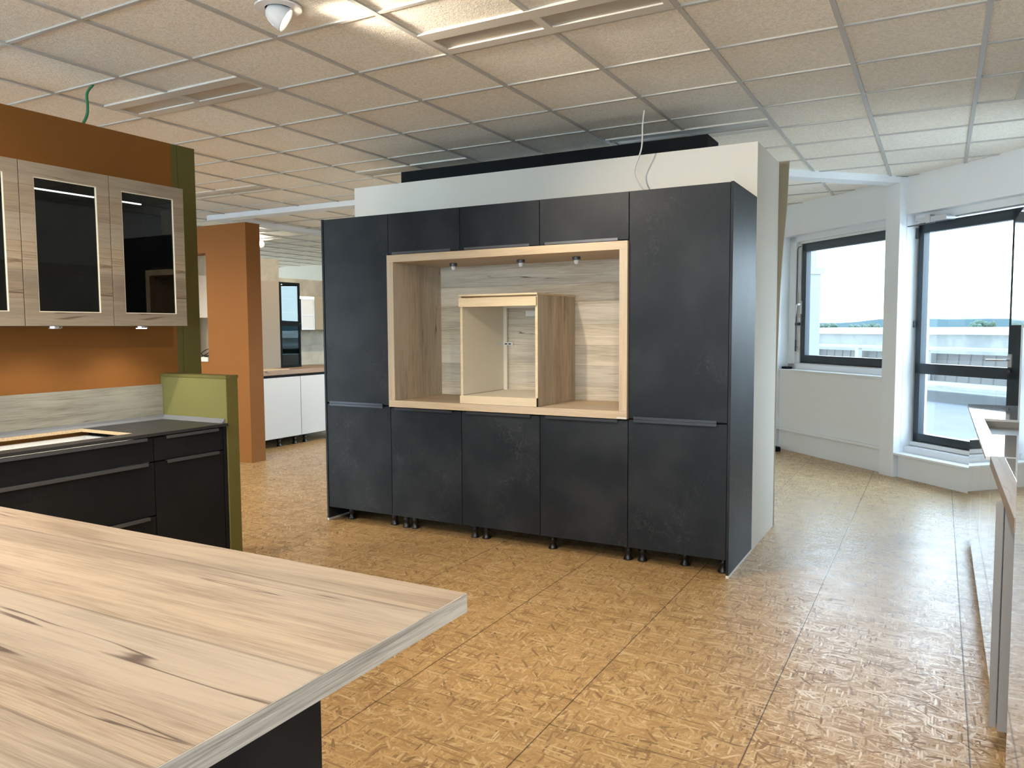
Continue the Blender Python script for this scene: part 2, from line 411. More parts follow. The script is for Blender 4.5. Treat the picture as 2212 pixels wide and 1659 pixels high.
# ------------------------------------------------------------------ room shell
CZ = 2.8535
PLAN = [(-16, -4.05), (1.06, -4.05), (1.06, 7.25), (-5.62, 13.93), (-16, 13.93)]
def prism(name, mat, z0, z1):
    bm = bmesh.new(); a = [bm.verts.new((x, y, z0)) for x, y in PLAN]; b = [bm.verts.new((x, y, z1)) for x, y in PLAN]; n_ = len(a)
    bm.faces.new(a); bm.faces.new(b)
    for i in range(n_): bm.faces.new((a[i], a[(i+1) % n_], b[(i+1) % n_], b[i]))
    o = obj(name, bm, mat); o['kind'] = 'structure'; return o
prism('floor', M['floor'], -.05, 0)
# ceiling: slab of tiles + grid
ceil = prism('ceiling', M['tile'], CZ+.008, CZ+.06)
bm = bmesh.new()
x = -.45 - 26*.6
while x < 1.0:
    bx(bm, x-.012, x+.012, -4, min(13.9, 8.2-x), CZ-.001, CZ+.010); x += .6
y = 4.06 - 13*.6
while y < 13.9:
    bx(bm, -16, min(.95, 8.15-y), y-.011, y+.011, CZ, CZ+.010); y += .6
g = obj('ceiling_grid', bm, M['tbar'], ceil)

# outer walls out of sight close the room
rb = [(-15.5, -13.3), (-12.7, -10.5), (-9.9, -7.7), (-7.1, -4.9), (-4.3, -2.1), (-1.5, .6)]  # full-height rear windows out of view, added to let in daylight
struct('wall_rear', M['white'], (-16, 1.06, -4.1, -4, 0, .06), (-16, 1.06, -4.1, -4, 2.75, CZ+.06), *[(p[1], q[0], -4.1, -4, .06, 2.75) for p, q in zip([(0, -16)]+rb, rb+[(1.06, 0)])])
lb = [(4.6, 6.8), (7.4, 9.6), (10.2, 12.4)]  # unseen far left windows, added to brighten the back area
struct('wall_far_left', M['white'], (-16.1, -16, -4.1, 4.6, 0, CZ+.06), (-16.1, -16, 6.8, 7.4, 0, CZ+.06), (-16.1, -16, 9.6, 10.2, 0, CZ+.06), (-16.1, -16, 12.4, 14, 0, CZ+.06), *[(-16.1, -16, a, b, 0, .5) for a, b in lb], *[(-16.1, -16, a, b, 2.6, CZ+.06) for a, b in lb])
struct('wall_far', M['beige'], (-16, -6.2, 13.0, 13.1, 0, CZ+.06))

# facade at 45 degrees: bays between pillars, local x = s, local y = outward
R_OUT = .16
bays = [(-13.6, -11.95), (-11.75, -10.1), (-9.9, -8.21), (-8.03, -6.30), (-6.12, -4.39), ]
SILL, HEAD = 1.03, 2.44
def seg(a, b, z0, z1, y0=0.0, y1=.30): return (a, b, y0, y1, z0, z1)
bx_list = [seg(-14, -4.24, HEAD+.065, CZ+.06, 0, .30), seg(-14, -4.24, HEAD, HEAD+.0655, .10, .30)]
cuts = []
for i, (a, b) in enumerate(bays):
    if i == 4:
        bx_list += [seg(a, b, -.05, .225, -.02, .30), seg(-4.93, b, .22, HEAD+.07, .06, .30)]
    else:
        bx_list += [seg(a, b, -.05, .955, .02, .30)]
        if i == 3: bx_list += [seg(a, a+.12, .95, HEAD+.07, .10, .30)]
for (a, b), (c, d) in zip(bays, bays[1:]): bx_list.append(seg(b, c, -.05, CZ+.06, .0, .30))
bx_list.append(seg(-4.39, -4.24, -.05, CZ+.06))
struct('wall_facade', M['white_c'], *bx_list, fr=FC, base=(-5, 0, 0))
# pillars with ceiling beams running into the room
for k, (a, b) in enumerate([(-6.30, -6.12), (-8.21, -8.03)]):
    struct('trim_%d' % (k+1), M['white_c'], (a, b, -.08, .01, 0, CZ), (a, b, -3.4, -.08, CZ-.055, CZ+.01) if k == 0 else (a, b, -.08, 0, CZ-.05, CZ), bev=.004, fr=FC, base=((a+b)/2, -.04, 0))
# lower ledges in the window bay
struct('trim_3', M['white_c'], (-8.03, -6.30, -.045, .02, .235, .262), (-8.03, -6.30, -.01, .02, .0, .235), bev=.003, fr=FC, base=(-7.2, 0, 0))
struct('trim_4', M['white_c'], (-6.12, -4.39, -.085, .14, .222, .240), bev=.003, fr=FC, base=(-5.3, 0, .2))
def window(n, a, b, z0, z1, y, leaf=True, fw=.095):
    wdw = thing('window_%d' % n, None, None, ((a+b)/2, y, z0), FC, kind='structure')
    fo = .035
    box('window_frame', M['frame'], wdw, (a, b, y, y+.06, z0, z0+fo), (a, b, y, y+.06, z1-fo, z1), (a, a+fo, y, y+.06, z0, z1), (b-fo, b, y, y+.06, z0, z1), bev=.003)
    a2, b2, c0, c1 = a+.022, b-.022, z0+.022, z1-.022; s_ = fw-.022
    box('sash', M['sash'], wdw, (a2, b2, y-.018, y+.045, c0, c0+s_), (a2, b2, y-.018, y+.045, c1-s_, c1), (a2, a2+s_, y-.018, y+.045, c0, c1), (b2-s_, b2, y-.018, y+.045, c0, c1), bev=.004)
    box('glass_pane', M['pane'], wdw, (a2+s_-.005, b2-s_+.005, y+.012, y+.018, c0+s_-.005, c1-s_+.005))
    return wdw
WY = .145
w1 = window(1, -7.855, -6.20, 1.03, 2.412, WY)
box('lower_profile', M['white_c'], w1, (-8.03, -6.20, .10, .22, .955, 1.022), (-7.92, -6.20, .13, .22, 1.0, 1.03), (-7.92, -7.857, .13, .22, 1.0, 2.44), (-7.92, -6.2, .13, .22, 2.414, 2.45), bev=.003)
hd = box('window_handle', M['pvc'], w1, (-7.842, -7.818, WY-.032, WY-.018, 1.60, 1.755), (-7.838, -7.822, WY-.07, WY-.030, 1.70, 1.725), bev=.003)
bm = bmesh.new(); tube(bm, [(-7.83, WY-.07, 1.72), (-7.85, WY-.075, 1.70), (-7.872, WY-.07, 1.57)], .008, 10); obj('grip', bm, M['pvc'], hd, smooth=True)
bm = bmesh.new(); tube(bm, spline([(-7.845, WY-.03, 2.385), (-7.885, WY-.04, 2.36), (-7.89, WY-.04, 2.2), (-7.895, WY-.04, 1.30)]), .005, 8)
tube(bm, [(-7.895, WY-.04, 1.30), (-7.897, WY-.04, 1.165)], .009, 8); bx(bm, -7.90, -7.845, WY-.055, WY-.02, 1.47, 1.50)
obj('operating_rod', bm, M['frame'], w1)
n = 2
for a, b in rb:
    added_wd = thing('window_%d' % n, None, None, ((a+b)/2, -4.05, .06), W, kind='structure'); n += 1
    box('window_frame', M['frame'], added_wd, (a, b, -4.08, -4.02, .06, .14), (a, b, -4.08, -4.02, 2.67, 2.75), (a, a+.08, -4.08, -4.02, .14, 2.67), (b-.08, b, -4.08, -4.02, .14, 2.67)); box('glass_pane', M['pane'], added_wd, (a+.075, b-.075, -4.055, -4.049, .135, 2.675))
for a, b in lb:
    added_wd = thing('window_%d' % n, None, None, (-16.05, (a+b)/2, .5), W, kind='structure'); n += 1
    box('window_frame', M['frame'], added_wd, (-16.08, -16.02, a, b, .5, .58), (-16.08, -16.02, a, b, 2.52, 2.6), (-16.08, -16.02, a, a+.08, .58, 2.52), (-16.08, -16.02, b-.08, b, .58, 2.52)); box('glass_pane', M['pane'], added_wd, (-16.055, -16.049, a+.075, b-.075, .575, 2.525))
for i, (a, b) in enumerate(bays):
    if i in (3, 4): continue
    window(n, a+.02, b-.02, .97, 2.43, WY); n += 1

# door_1 : glazed terrace door
A, Bd = -6.118, -4.955
dr = thing('door_1', None, None, ((A+Bd)/2, WY, .34), FC, kind='structure')
box('door_frame', M['frame'], dr, (A, A+.03, WY, WY+.07, .345, 2.42), (Bd-.03, Bd, WY, WY+.07, .345, 2.42), (A, Bd, WY, WY+.07, .345, .375), (A, Bd, WY, WY+.07, 2.385, 2.42), bev=.003)
a2, b2, z0, z1 = A+.02, Bd-.02, .36, 2.402
box('door_leaf', M['sash'], dr, (a2, a2+.062, WY-.02, WY+.05, z0, z1), (b2-.125, b2, WY-.02, WY+.05, z0, z1), (a2, b2, WY-.02, WY+.05, z0, z0+.068), (a2, b2, WY-.02, WY+.05, z1-.075, z1), (a2, b2, WY-.02, WY+.05, 1.0, 1.099), bev=.004)
box('glass_pane', M['pane'], dr, (a2+.055, b2-.12, WY+.012, WY+.018, z0+.06, 1.005)); box('glass_pane', M['pane'], dr, (a2+.055, b2-.12, WY+.012, WY+.018, 1.095, z1-.07))
hd = box('door_handle', M['alu'], dr, (-5.092, -5.055, WY-.03, WY-.018, 1.105, 1.215), bev=.002); hd['label'] = 'brushed silver lever handle'
bm = bmesh.new(); tube(bm, spline([(-5.075, WY-.02, 1.165), (-5.078, WY-.07, 1.165), (-5.12, WY-.078, 1.163), (-5.26, WY-.075, 1.16)]), .009, 10); obj('lever', bm, M['alu'], hd, smooth=True)
bm = bmesh.new(); lathe(bm, [(0, 0), (.012, 0), (.012, .012), (0, .012)], (-5.075, WY-.02, 1.07), (0, -1, 0), 16); obj('lock_cylinder', bm, M['handle2'], dr)
box('threshold', M['white_c'], dr, (A, -4.39, WY-.10, WY+.12, .24, .30), (A, -4.39, WY-.03, WY+.12, .305, .343), bev=.003)
box('hinge', M['handle2'], dr, (A+.0, A+.03, WY-.04, WY-.018, 2.28, 2.38), bev=.002); box('hinge', M['handle2'], dr, (A+.0, A+.03, WY-.04, WY-.018, 1.44, 1.50), bev=.002)
dc = thing('door_closer', 'grey overhead door closer with folding arm fixed above the terrace door', 'door closer', (-5.9, .06, 2.42), FC)
box('closer_body', M['alu'], dc, (-6.02, -5.69, .03, .085, 2.405, 2.455), bev=.004); box('spindle_housing', M['alu'], dc, (-5.915, -5.865, .02, .075, 2.395, 2.475), bev=.004)
box('closer_arm', M['handle2'], dc, (-6.09, -5.78, -.02, .0, 2.383, 2.392), bev=.002); box('mounting_plate', M['alu'], dc, (-6.02, -5.69, .080, .135, 2.405, 2.45), bev=.002)
# radiator cover under window
rc = struct('trim_5', M['white_c'], (-8.03, -6.30, -.012, .03, .262, .955), (-8.03, -6.30, -.03, .12, .942, .957), bev=.003, fr=FC, base=(-7.2, 0, .26))
o = box('black_pad', M['black'], None, (-8.0, -7.90, -.01, .07, .958, .985), bev=.01, fr=FC, base=(-7.95, .03, .958)); tag(o, 'small black pad lying at the left end of the white window sill', 'pad')
o = box('floor_box', M['black'], None, (-8.0, -7.80, -.30, -.14, 0, .055), bev=.012, fr=FC, base=(-7.9, -.2, 0)); tag(o, 'flat black box on the floor in the corner below the window', 'box')

# partitions
struct('wall_center', M['white'], (-4.27, -1.034, 5.105, 5.84, 0, 2.61), base=(-2.6, 5.5, 0))
bm = bmesh.new()   # warped hardboard bowing off the end of the white partition
zs = [0, .6, 1.2, 1.7, 2.0, 2.3, 2.62]; ws = [0, .0, .004, .015, .03, .05, .062]
L = [(bm.verts.new((-1.036, 5.855, z)), bm.verts.new((-1.034+wd, 5.855, z)), bm.verts.new((-1.034+wd, 5.875, z)), bm.verts.new((-1.036, 5.875, z))) for z, wd in zip(zs, [w_+.003 for w_ in ws])]
for P, Q in zip(L, L[1:]):
    for i in range(4): bm.faces.new((P[i], P[(i+1) % 4], Q[(i+1) % 4], Q[i]))
bm.faces.new(L[0][::-1]); bm.faces.new(L[-1])
o = obj('trim_6', bm, M['tan'], None, base=(-1.03, 5.86, 0)); o['kind'] = 'structure'
struct('wall_left', M['orange'], (-4.30, -4.20, -3.0, 3.292, 0, 2.60), base=(-4.25, 0, 0))
struct('trim_7', M['olive'], (-4.30, -4.1995, 3.292, 3.335, 0, 2.60), (-4.30, -4.198, 3.338, 3.467, 0, 2.60), base=(-4.25, 3.38, 0))
struct('wall_low', [M['olive_lit']], (-4.198, -3.628, 3.162, 3.245, 0, 1.170), base=(-3.9, 3.2, 0))
struct('trim_8', M['olive'], (-4.198, -3.622, 3.158, 3.25, 1.170, 1.187), (-3.6285, -3.6235, 3.163, 3.245, 0, 1.17), base=(-3.9, 3.2, 1.17))
struct('wall_orange', M['orange'], (-7.18, -6.552, 6.035, 6.235, 0, 2.603), (-11, -7.1799, 6.035, 6.235, 2.305, 2.603), (-11, -7.1799, 6.035, 6.235, 0, 1.10), (-11, -8.2, 6.035, 6.235, 1.10, 2.305), base=(-7, 6.1, 0))
struct('trim_9', M['white'], (-8.2, -7.18, 6.02, 6.26, 1.10, 1.148), base=(-7.7, 6.1, 1.1))
# ceiling downstand beam at the left back
struct('trim_10', M['white_c'], (-7.95, -4.2, 6.72, 6.90, CZ-.055, CZ+.005), bev=.003, base=(-6, 6.8, CZ-.05))
struct('trim_11', M['white_c'], (-7.95, -7.77, 6.90, 13.0, CZ-.05, CZ+.005), bev=.003, base=(-7.8, 9, CZ-.05))
struct('wall_kitchen', M['conc'], (-8.02, -7.92, 6.24, 7.86, 0, 2.40), (-8.02, -7.92, 7.86, 11.5, 0, 2.16), base=(-7.97, 8, 0))
eb = [(-3.7, -2.0, .95, 2.42), (6.42, 7.05, .7, 2.42)]  # unseen right-hand windows, added for cool side daylight
ys = [-4.1] + [v for q in eb for v in q[:2]] + [7.32]
struct('wall_right', M['white_c'], *[(.86, 1.06, ys[i], ys[i+1], -.05, CZ+.06) for i in range(0, len(ys), 2)], *[(.86, 1.06, a, b, -.05, c) for a, b, c, d in eb], *[(.86, 1.06, a, b, d, CZ+.06) for a, b, c, d in eb], base=(.9, 1, 0))
for a, b, c, d in eb:
    added_wd = thing('window_%d' % n, None, None, (.95, (a+b)/2, c), W, kind='structure'); n += 1
    box('window_frame', M['frame'], added_wd, (.93, .99, a, b, c, c+.08), (.93, .99, a, b, d-.08, d), (.93, .99, a, a+.08, c+.08, d-.08), (.93, .99, b-.08, b, c+.08, d-.08)); box('glass_pane', M['pane'], added_wd, (.955, .961, a+.075, b-.075, c+.075, d-.075))

# ------------------------------------------------------------------ main tall wall of slate cabinets
YF = 4.478
def foot(par, x, y):
    bm = bmesh.new(); lathe(bm, [(0, 0), (.030, 0), (.031, .006), (.024, .016), (.020, .030), (.0195, .050), (.023, .052), (.023, .072), (.020, .074), (.028, .088), (.045, .094), (.045, .1035), (0, .1035)], (x, y, 0), (0, 0, 1), 24)
    return obj('foot', bm, M['foot'], par, smooth=True)
def pull(par, x0, x1, z, up, mat=None):
    """edge-pull profile along x; up=True: on the top edge of a front"""
    s = 1 if up else -1
    return box('handle', mat or M['handle'], par, (x0, x1, YF-.016, YF+.004, z, z+.0022*s), (x0, x1, YF-.018, YF-.0155, z+.002*s, z-.014*s), bev=.0006)

def tall(x0, x1, side, label, feet):
    t = thing('tall_cabinet', label, 'cabinet', ((x0+x1)/2, 4.8, 0), group='tall end cabinets of the slate unit')
    box('cabinet_body', M['carc'], t, (x0+.002, x1-.002, YF+.021, 5.09, .104, 2.262))
    d = box('door', M['slate'], t, (x0+.0026, x1-.0026, YF, YF+.019, .904, 2.263), bev=.0012); pull(d, x0+.04, x1-.06, .9015, False)
    d = box('door', M['slate'], t, (x0+.0026, x1-.0026, YF, YF+.019, .104, .893), bev=.0012); pull(d, x0+.04, x1-.06, .8955, True)
    xa, xb = (x0-.017, x0-.001) if side < 0 else (x1+.001, x1+.017)
    sp = box('side_panel', M['slate'], t, (xa, xb, YF-.004, 5.10, .016, 2.266), bev=.001)
    e = box('edge_strip', M['pvc'], sp, (xa, xb, YF-.004, 5.10, 0, .016)); e['label'] = 'white protective strip along the foot of the panel'
    for f in feet: foot(t, *f)
    return t
tall(-4.05, -3.45, -1, 'tall two door slate-black cabinet at the left end of the black cabinet wall', [(-3.93, 4.60), (-3.52, 4.60)])
tall(-1.65, -1.05, 1, 'tall two door slate-black cabinet at the right end of the black cabinet wall', [(-1.59, 4.585), (-1.33, 4.62), (-1.09, 4.585)])
spots = ['left', 'middle', 'right']
for i, x0 in enumerate((-3.45, -2.85, -2.25)):
    t = thing('base_cabinet', ['slate-black base cabinet below the left part of the oak niche', 'slate-black base cabinet directly below the oak oven housing', 'slate-black base cabinet below the right part of the oak niche'][i], 'cabinet', (x0+.3, 4.8, 0), group='base cabinets under the niche')
    box('cabinet_body', M['carc'], t, (x0+.002, x0+.598, YF+.021, 5.09, .104, .889))
    d = box('door', M['slate'], t, (x0+.0026, x0+.5974, YF, YF+.019, .104, .886), bev=.0012); pull(d, x0+.045, x0+.535, .8885, True)
    for f in [[(x0+.055, 4.575), (x0+.125, 4.585)], [(x0+.045, 4.575), (x0+.13, 4.585)], [(x0+.045, 4.575), (x0+.57, 4.575)]][i]: foot(t, *f)
    t = thing('top_cabinet', ['slate-black flap cabinet above the niche, directly beside the left tall cabinet', 'slate-black flap cabinet above the niche, middle of the three', 'slate-black flap cabinet above the niche, directly beside the right tall cabinet'][i], 'cabinet', (x0+.3, 4.8, 1.98), group='flap cabinets over the niche')
    box('cabinet_body', M['carc'], t, (x0+.002, x0+.598, YF+.021, 5.09, 1.978, 2.262))
    d = box('door', M['slate'], t, (x0+.0026, x0+.5974, YF, YF+.019, 1.980, 2.263), bev=.0012); pull(d, x0+.045, x0+.535, 1.9775, False, M['handle2'])
# oak niche
nf = thing('niche_surround', 'oak-effect open niche surround framed in the middle of the black cabinet wall', 'shelf unit', (-2.55, 4.8, .897))
FY = 4.456
box('top_board', M['oak_edge'], nf, (-3.449, -1.651, FY, 5.085, 1.921, 1.972), bev=.001)
box('bottom_board', M['oak_edge'], nf, (-3.449, -1.651, FY, 5.085, .897, .945), bev=.001)
box('side_board', M['oak_z'], nf, (-3.447, -3.396, FY+.002, 5.085, .9455, 1.9205)); box('side_board', M['oak_z'], nf, (-1.70, -1.652, FY+.002, 5.085, .9455, 1.9205))
box('edge_band', M['oak_edge_z'], nf, (-3.449, -3.394, FY, FY+.0018, .9455, 1.9205)); box('edge_band', M['oak_edge_z'], nf, (-1.702, -1.651, FY, FY+.0018, .9455, 1.9205))
box('back_panel', M['oak_x'], nf, (-3.396, -1.70, 5.06, 5.075, .9455, 1.9205))
e = box('sticker', M['pvc'], nf, (-1.715, -1.655, FY-.001, FY, .899, .908)); e['label'] = 'small white sticker on the lower right corner'
for i, x in enumerate((-3.085, -2.535, -2.12)):
    t = thing('niche_spotlight', ['small round steel spotlight under the niche top, farthest left', 'small round steel spotlight under the niche top, middle one', 'small round steel spotlight under the niche top, nearest the right board'][i], 'spotlight', (x, 4.76, 1.921), group='spotlights in the oak niche')
    bm = bmesh.new(); lathe(bm, [(0, 0), (.027, 0), (.028, -.004), (.028, -.018), (.024, -.020), (0, -.020)], (x, 4.76, 1.9208)); obj('lamp_ring', bm, M['handle2'], t, smooth=False)
    bm = bmesh.new(); lathe(bm, [(.0, -.0205), (.014, -.0205), (.016, -.028), (.012, -.046), (0, -.050)], (x, 4.76, 1.9208)); obj('lens', bm, M['lens'], t, smooth=True)
# open oven housing standing in the niche
oh = thing('oven_housing', 'open-fronted oak oven housing box with beige inside standing in the niche', 'cabinet', (-2.555, 4.75, .946))
BX0, BX1, BY0, BY1, BZ0, BZ1 = -2.848, -2.262, 4.466, 5.056, .9455, 1.668
for a, b, inn in ((BX0, BX0+.010, (BX0+.010, BX0+.018)), (BX1-.010, BX1, (BX1-.018, BX1-.010))):
    s_ = box('side_board', M['oak_z'], oh, (a, b, BY0+.009, BY1, BZ0, BZ1)); box('inner_lining', M['beige'], s_, (*inn, BY0+.009, BY1, BZ0+.057, BZ1-.012))
    box('edge_band', M['oak_pale'], oh, (min(a, inn[0]), max(b, inn[1]), BY0+.007, BY0+.009, BZ0+.002, BZ1-.01))
box('top_board', M['oak_pale'], oh, (BX0-.008, BX1+.003, BY0-.006, BY1, BZ1, BZ1+.011))
box('top_rail', M['oak_pale'], oh, (BX0-.002, BX1-.004, BY0-.010, BY0+.007, 1.597, 1.656), bev=.001)
box('bottom_rail', M['oak_pale'], oh, (BX0, BX1-.003, BY0-.008, BY0+.007, BZ0+.001, 1.001), bev=.001)
box('bottom_board', M['beige'], oh, (BX0+.018, BX1-.018, BY0+.008, BY1, .984, 1.000))
box('bracket', M['carc'], oh, (BX1-.003, BX1+.003, BY0-.004, BY0+.006, BZ0, 1.002))
box('back_frame', M['beige'], oh, (BX0+.018, BX0+.046, BY1-.02, BY1-.004, 1.0, BZ1), (BX0+.046, BX1-.018, BY1-.02, BY1-.004, 1.60, BZ1-.0))
e = box('label_sticker', M['pvc'], oh, (BX0+.018, BX0+.0192, BY1-.13, BY1-.06, 1.326, 1.350), (BX0+.018, BX0+.098, BY1-.023, BY1-.020, 1.326, 1.350)); e['label'] = 'small white paper label with dark print'
box('print', M['black'], e, (BX0+.030, BX0+.050, BY1-.0238, BY1-.0228, 1.334, 1.342), (BX0+.062, BX0+.082, BY1-.0238, BY1-.0228, 1.334, 1.342))
e = box('connector_box', M['pvc'], oh, (-2.59, BX1-.018, 4.93, 5.0, 1.537, 1.578), (-2.50, BX1-.03, 4.94, 4.99, 1.522, 1.537), bev=.004); e['label'] = 'white plastic connector box'

# black boarded box on top of the white partition
bb = thing('ventilation_box', 'long matt black box standing on top of the white partition', 'box', (-2.8, 5.7, 2.61))
box('front_board', M['black'], bb, (-4.10, -1.46, 5.52, 5.538, 2.61, 2.795)); box('rear_board', M['black'], bb, (-4.10, -1.46, 5.800, 5.818, 2.61, 2.795))
box('end_board', M['black'], bb, (-1.478, -1.46, 5.538, 5.80, 2.61, 2.795)); box('end_board', M['black'], bb, (-4.10, -4.082, 5.538, 5.80, 2.61, 2.795))

# ------------------------------------------------------------------ foreground island
isl = thing('kitchen_island', 'kitchen island with thick rustic oak worktop and slate-black base in the foreground', 'kitchen island', (-2.0, .6, 0))
bm = bmesh.new(); bx(bm, -3.1, -.836, -.25, 1.326, .871, .91)
ct = obj('worktop', bm, M['oak_top'], isl)
box('edge_band', M['oak_iedge'], ct, (-.8362, -.8345, -.25, 1.326, .8711, .9095))
box('cabinet_body', M['slate'], isl, (-3.0, -1.115, -.15, 1.16, .0, .8705)); box('end_panel', M['slate'], isl, (-1.115, -1.095, -.16, 1.172, 0, .8705), bev=.001)

# ------------------------------------------------------------------ left kitchen run
XF = -3.63                                   # front plane of the doors
def lpull(par, y0, y1, z): return box('handle', M['handle2'], par, (XF-.004, XF+.016, y0, y1, z, z+.0025), (XF+.0155, XF+.018, y0, y1, z-.014, z+.002), bev=.0006)
t = thing('base_cabinet', 'dark slate base cabinet with one drawer over a door, against the low green wall', 'cabinet', (-3.9, 2.9, 0))
box('cabinet_body', M['carc'], t, (-4.19, XF-.021, 2.680, 3.128, .10, .893)); box('side_panel', M['slate_dk'], t, (-4.19, XF, 3.135, 3.157, 0, .893), bev=.001)
d = box('drawer_front', M['slate_dk'], t, (XF-.019, XF, 2.6795, 3.1295, .760, .885), bev=.0012); lpull(d, 2.745, 3.09, .8872)
d = box('door', M['slate_dk'], t, (XF-.019, XF, 2.6795, 3.1295, .104, .752), bev=.0012); lpull(d, 2.745, 3.09, .7545)
t = thing('drawer_cabinet', 'wide dark slate base cabinet with three drawers below the worktop cutout', 'cabinet', (-3.9, 2.2, 0))
box('cabinet_body', M['carc'], t, (-4.19, XF-.021, 1.778, 2.674, .10, .60)); box('inner_lining', M['pvc'], t, (-4.17, -3.66, 1.79, 2.66, .845, .85), (-4.188, -4.17, 1.79, 2.665, .60, .868), (-4.17, -3.66, 2.650, 2.668, .60, .868), (-4.17, -3.66, 1.78, 1.798, .60, .868), (-3.672, -3.652, 1.798, 2.65, .60, .868))
for z0, z1 in ((.760, .885), (.472, .752), (.104, .464)):
    d = box('drawer_front', M['slate_dk'], t, (XF-.019, XF, 1.7795, 2.6745, z0, z1), bev=.0012); lpull(d, 1.86, 2.63, z1+.0025)
t = thing('base_cabinet', 'dark slate base cabinet at the far left edge, mostly hidden by the island', 'cabinet', (-3.9, 1.3, 0))
box('cabinet_body', M['carc'], t, (-4.19, XF-.021, .902, 1.774, .10, .893)); d = box('drawer_front', M['slate_dk'], t, (XF-.019, XF, .904, 1.7745, .760, .885), bev=.0012); lpull(d, .98, 1.70, .8872)
d = box('door', M['slate_dk'], t, (XF-.019, XF, .904, 1.7745, .104, .752), bev=.0012); lpull(d, .98, 1.70, .7545)
wt = thing('worktop', 'thin dark worktop with an empty hob cutout along the orange wall', 'worktop', (-3.9, 2.2, .895))
HX0, HX1, HY0, HY1 = -4.155, -3.715, 1.85, 2.62
box('worktop_slab', M['worktop'], wt, (-4.199, HX0, .9, 3.159, .895, .911), (HX1, -3.612, .9, 3.159, .895, .911), (HX0, HX1, .9, HY0, .895, .911), (HX0, HX1, HY1, 3.159, .895, .911))
box('cutout_edge', M['chip'], wt, (HX0, HX0+.001, HY0, HY1, .893, .9105), (HX1-.001, HX1, HY0, HY1, .893, .9105), (HX0, HX1, HY1-.001, HY1, .893, .9105), (HX0, HX1, HY0, HY0+.001, .893, .9105))
bm = bmesh.new()
def strip_prof(bm, pts_a, pts_b):
    A_ = [bm.verts.new(p) for p in pts_a]; B_ = [bm.verts.new(p) for p in pts_b]; n_ = len(A_)
    for i in range(n_): bm.faces.new((A_[i], A_[(i+1) % n_], B_[(i+1) % n_], B_[i]))
    bm.faces.new(A_[::-1]); bm.faces.new(B_)
pr = [(0, 0), (.024, 0), (.022, .004), (.010, .012), (.006, .024), (0, .024)]
strip_prof(bm, [(-4.179+a, .9, .911+b) for a, b in pr], [(-4.179+a, 3.159, .911+b) for a, b in pr]); obj('sealing_strip', bm, M['strip'], wt)
bm = bmesh.new(); strip_prof(bm, [(-4.17, 3.160-a, .911+b) for a, b in pr], [(-3.64, 3.160-a, .911+b) for a, b in pr]); obj('sealing_strip', bm, M['strip'], wt)
o = box('backsplash', M['oak_bs'], None, (-4.1985, -4.180, .9, 3.160, .912, 1.122), bev=.001, base=(-4.19, 2.2, .912)); tag(o, 'low oak-effect backsplash board between dark worktop and orange wall', 'backsplash')
# wall cabinets
def framed(name, mat_h, mat_v, par, X, y0, y1, z0, z1, fw, th):
    bm = bmesh.new()
    for b in ((X-th, X, y0, y1, z0, z0+fw), (X-th, X, y0, y1, z1-fw, z1), (X-th, X, y0, y0+fw, z0+fw, z1-fw), (X-th, X, y1-fw, y1, z0+fw, z1-fw)): bx(bm, *b, bev=.0008)
    return obj(name, bm, mat_h, par)
WX = -3.85
for i, y0 in enumerate((2.632, 2.171, 1.710)):
    y1 = y0+.461
    t = thing('wall_cabinet', ['oak framed wall cabinet with smoked glass door, right-hand one beside the green corner', 'oak framed wall cabinet with smoked glass door, second from the green corner', 'oak framed wall cabinet with smoked glass door, cut off by the left picture edge'][i], 'cabinet', (-4.03, y0+.23, 1.475), group='glazed wall cabinets on the orange wall')
    box('cabinet_body', M['oak_y'], t, (-4.197, WX-.021, y0+.001, y1-.001, 1.475, 1.487), (-4.197, WX-.021, y0+.001, y1-.001, 2.250, 2.262), (-4.197, WX-.021, y0+.001, y0+.013, 1.487, 2.250), (-4.197, WX-.021, y1-.013, y1-.001, 1.487, 2.250))
    box('inner_lining', M['cabin'], t, (-4.195, -4.18, y0+.013, y1-.013, 1.487, 2.25), (-4.18, WX-.024, y0+.013, y0+.016, 1.487, 2.25), (-4.18, WX-.024, y1-.016, y1-.013, 1.487, 2.25), (-4.18, WX-.024, y0+.016, y1-.016, 1.487, 1.490), (-4.18, WX-.024, y0+.016, y1-.016, 2.247, 2.25))
    for z in (1.74, 1.99): box('shelf', M['clear'], t, (-4.175, WX-.06, y0+.017, y1-.017, z, z+.006))
    dd = framed('door', M['oak_y'], None, t, WX, y0+.002, y1-.002, 1.476, 2.262, .068, .020)
    framed('glazing_bead', M['beige'], None, dd, WX-.002, y0+.064, y1-.064, 1.538, 2.200, .010, .012)
    box('glass_pane', M['dkglass'], dd, (WX-.012, WX-.008, y0+.07, y1-.07, 1.544, 2.194))
    if i < 2:
        ya, yb = ((2.70, 2.842), (2.245, 2.57))[i]
        box('glint_strip', M['glow_w'], t, (-3.890, -3.880, ya, yb, 2.141, 2.147))  # glowing bar imitates a bright line reflected in the glass doors
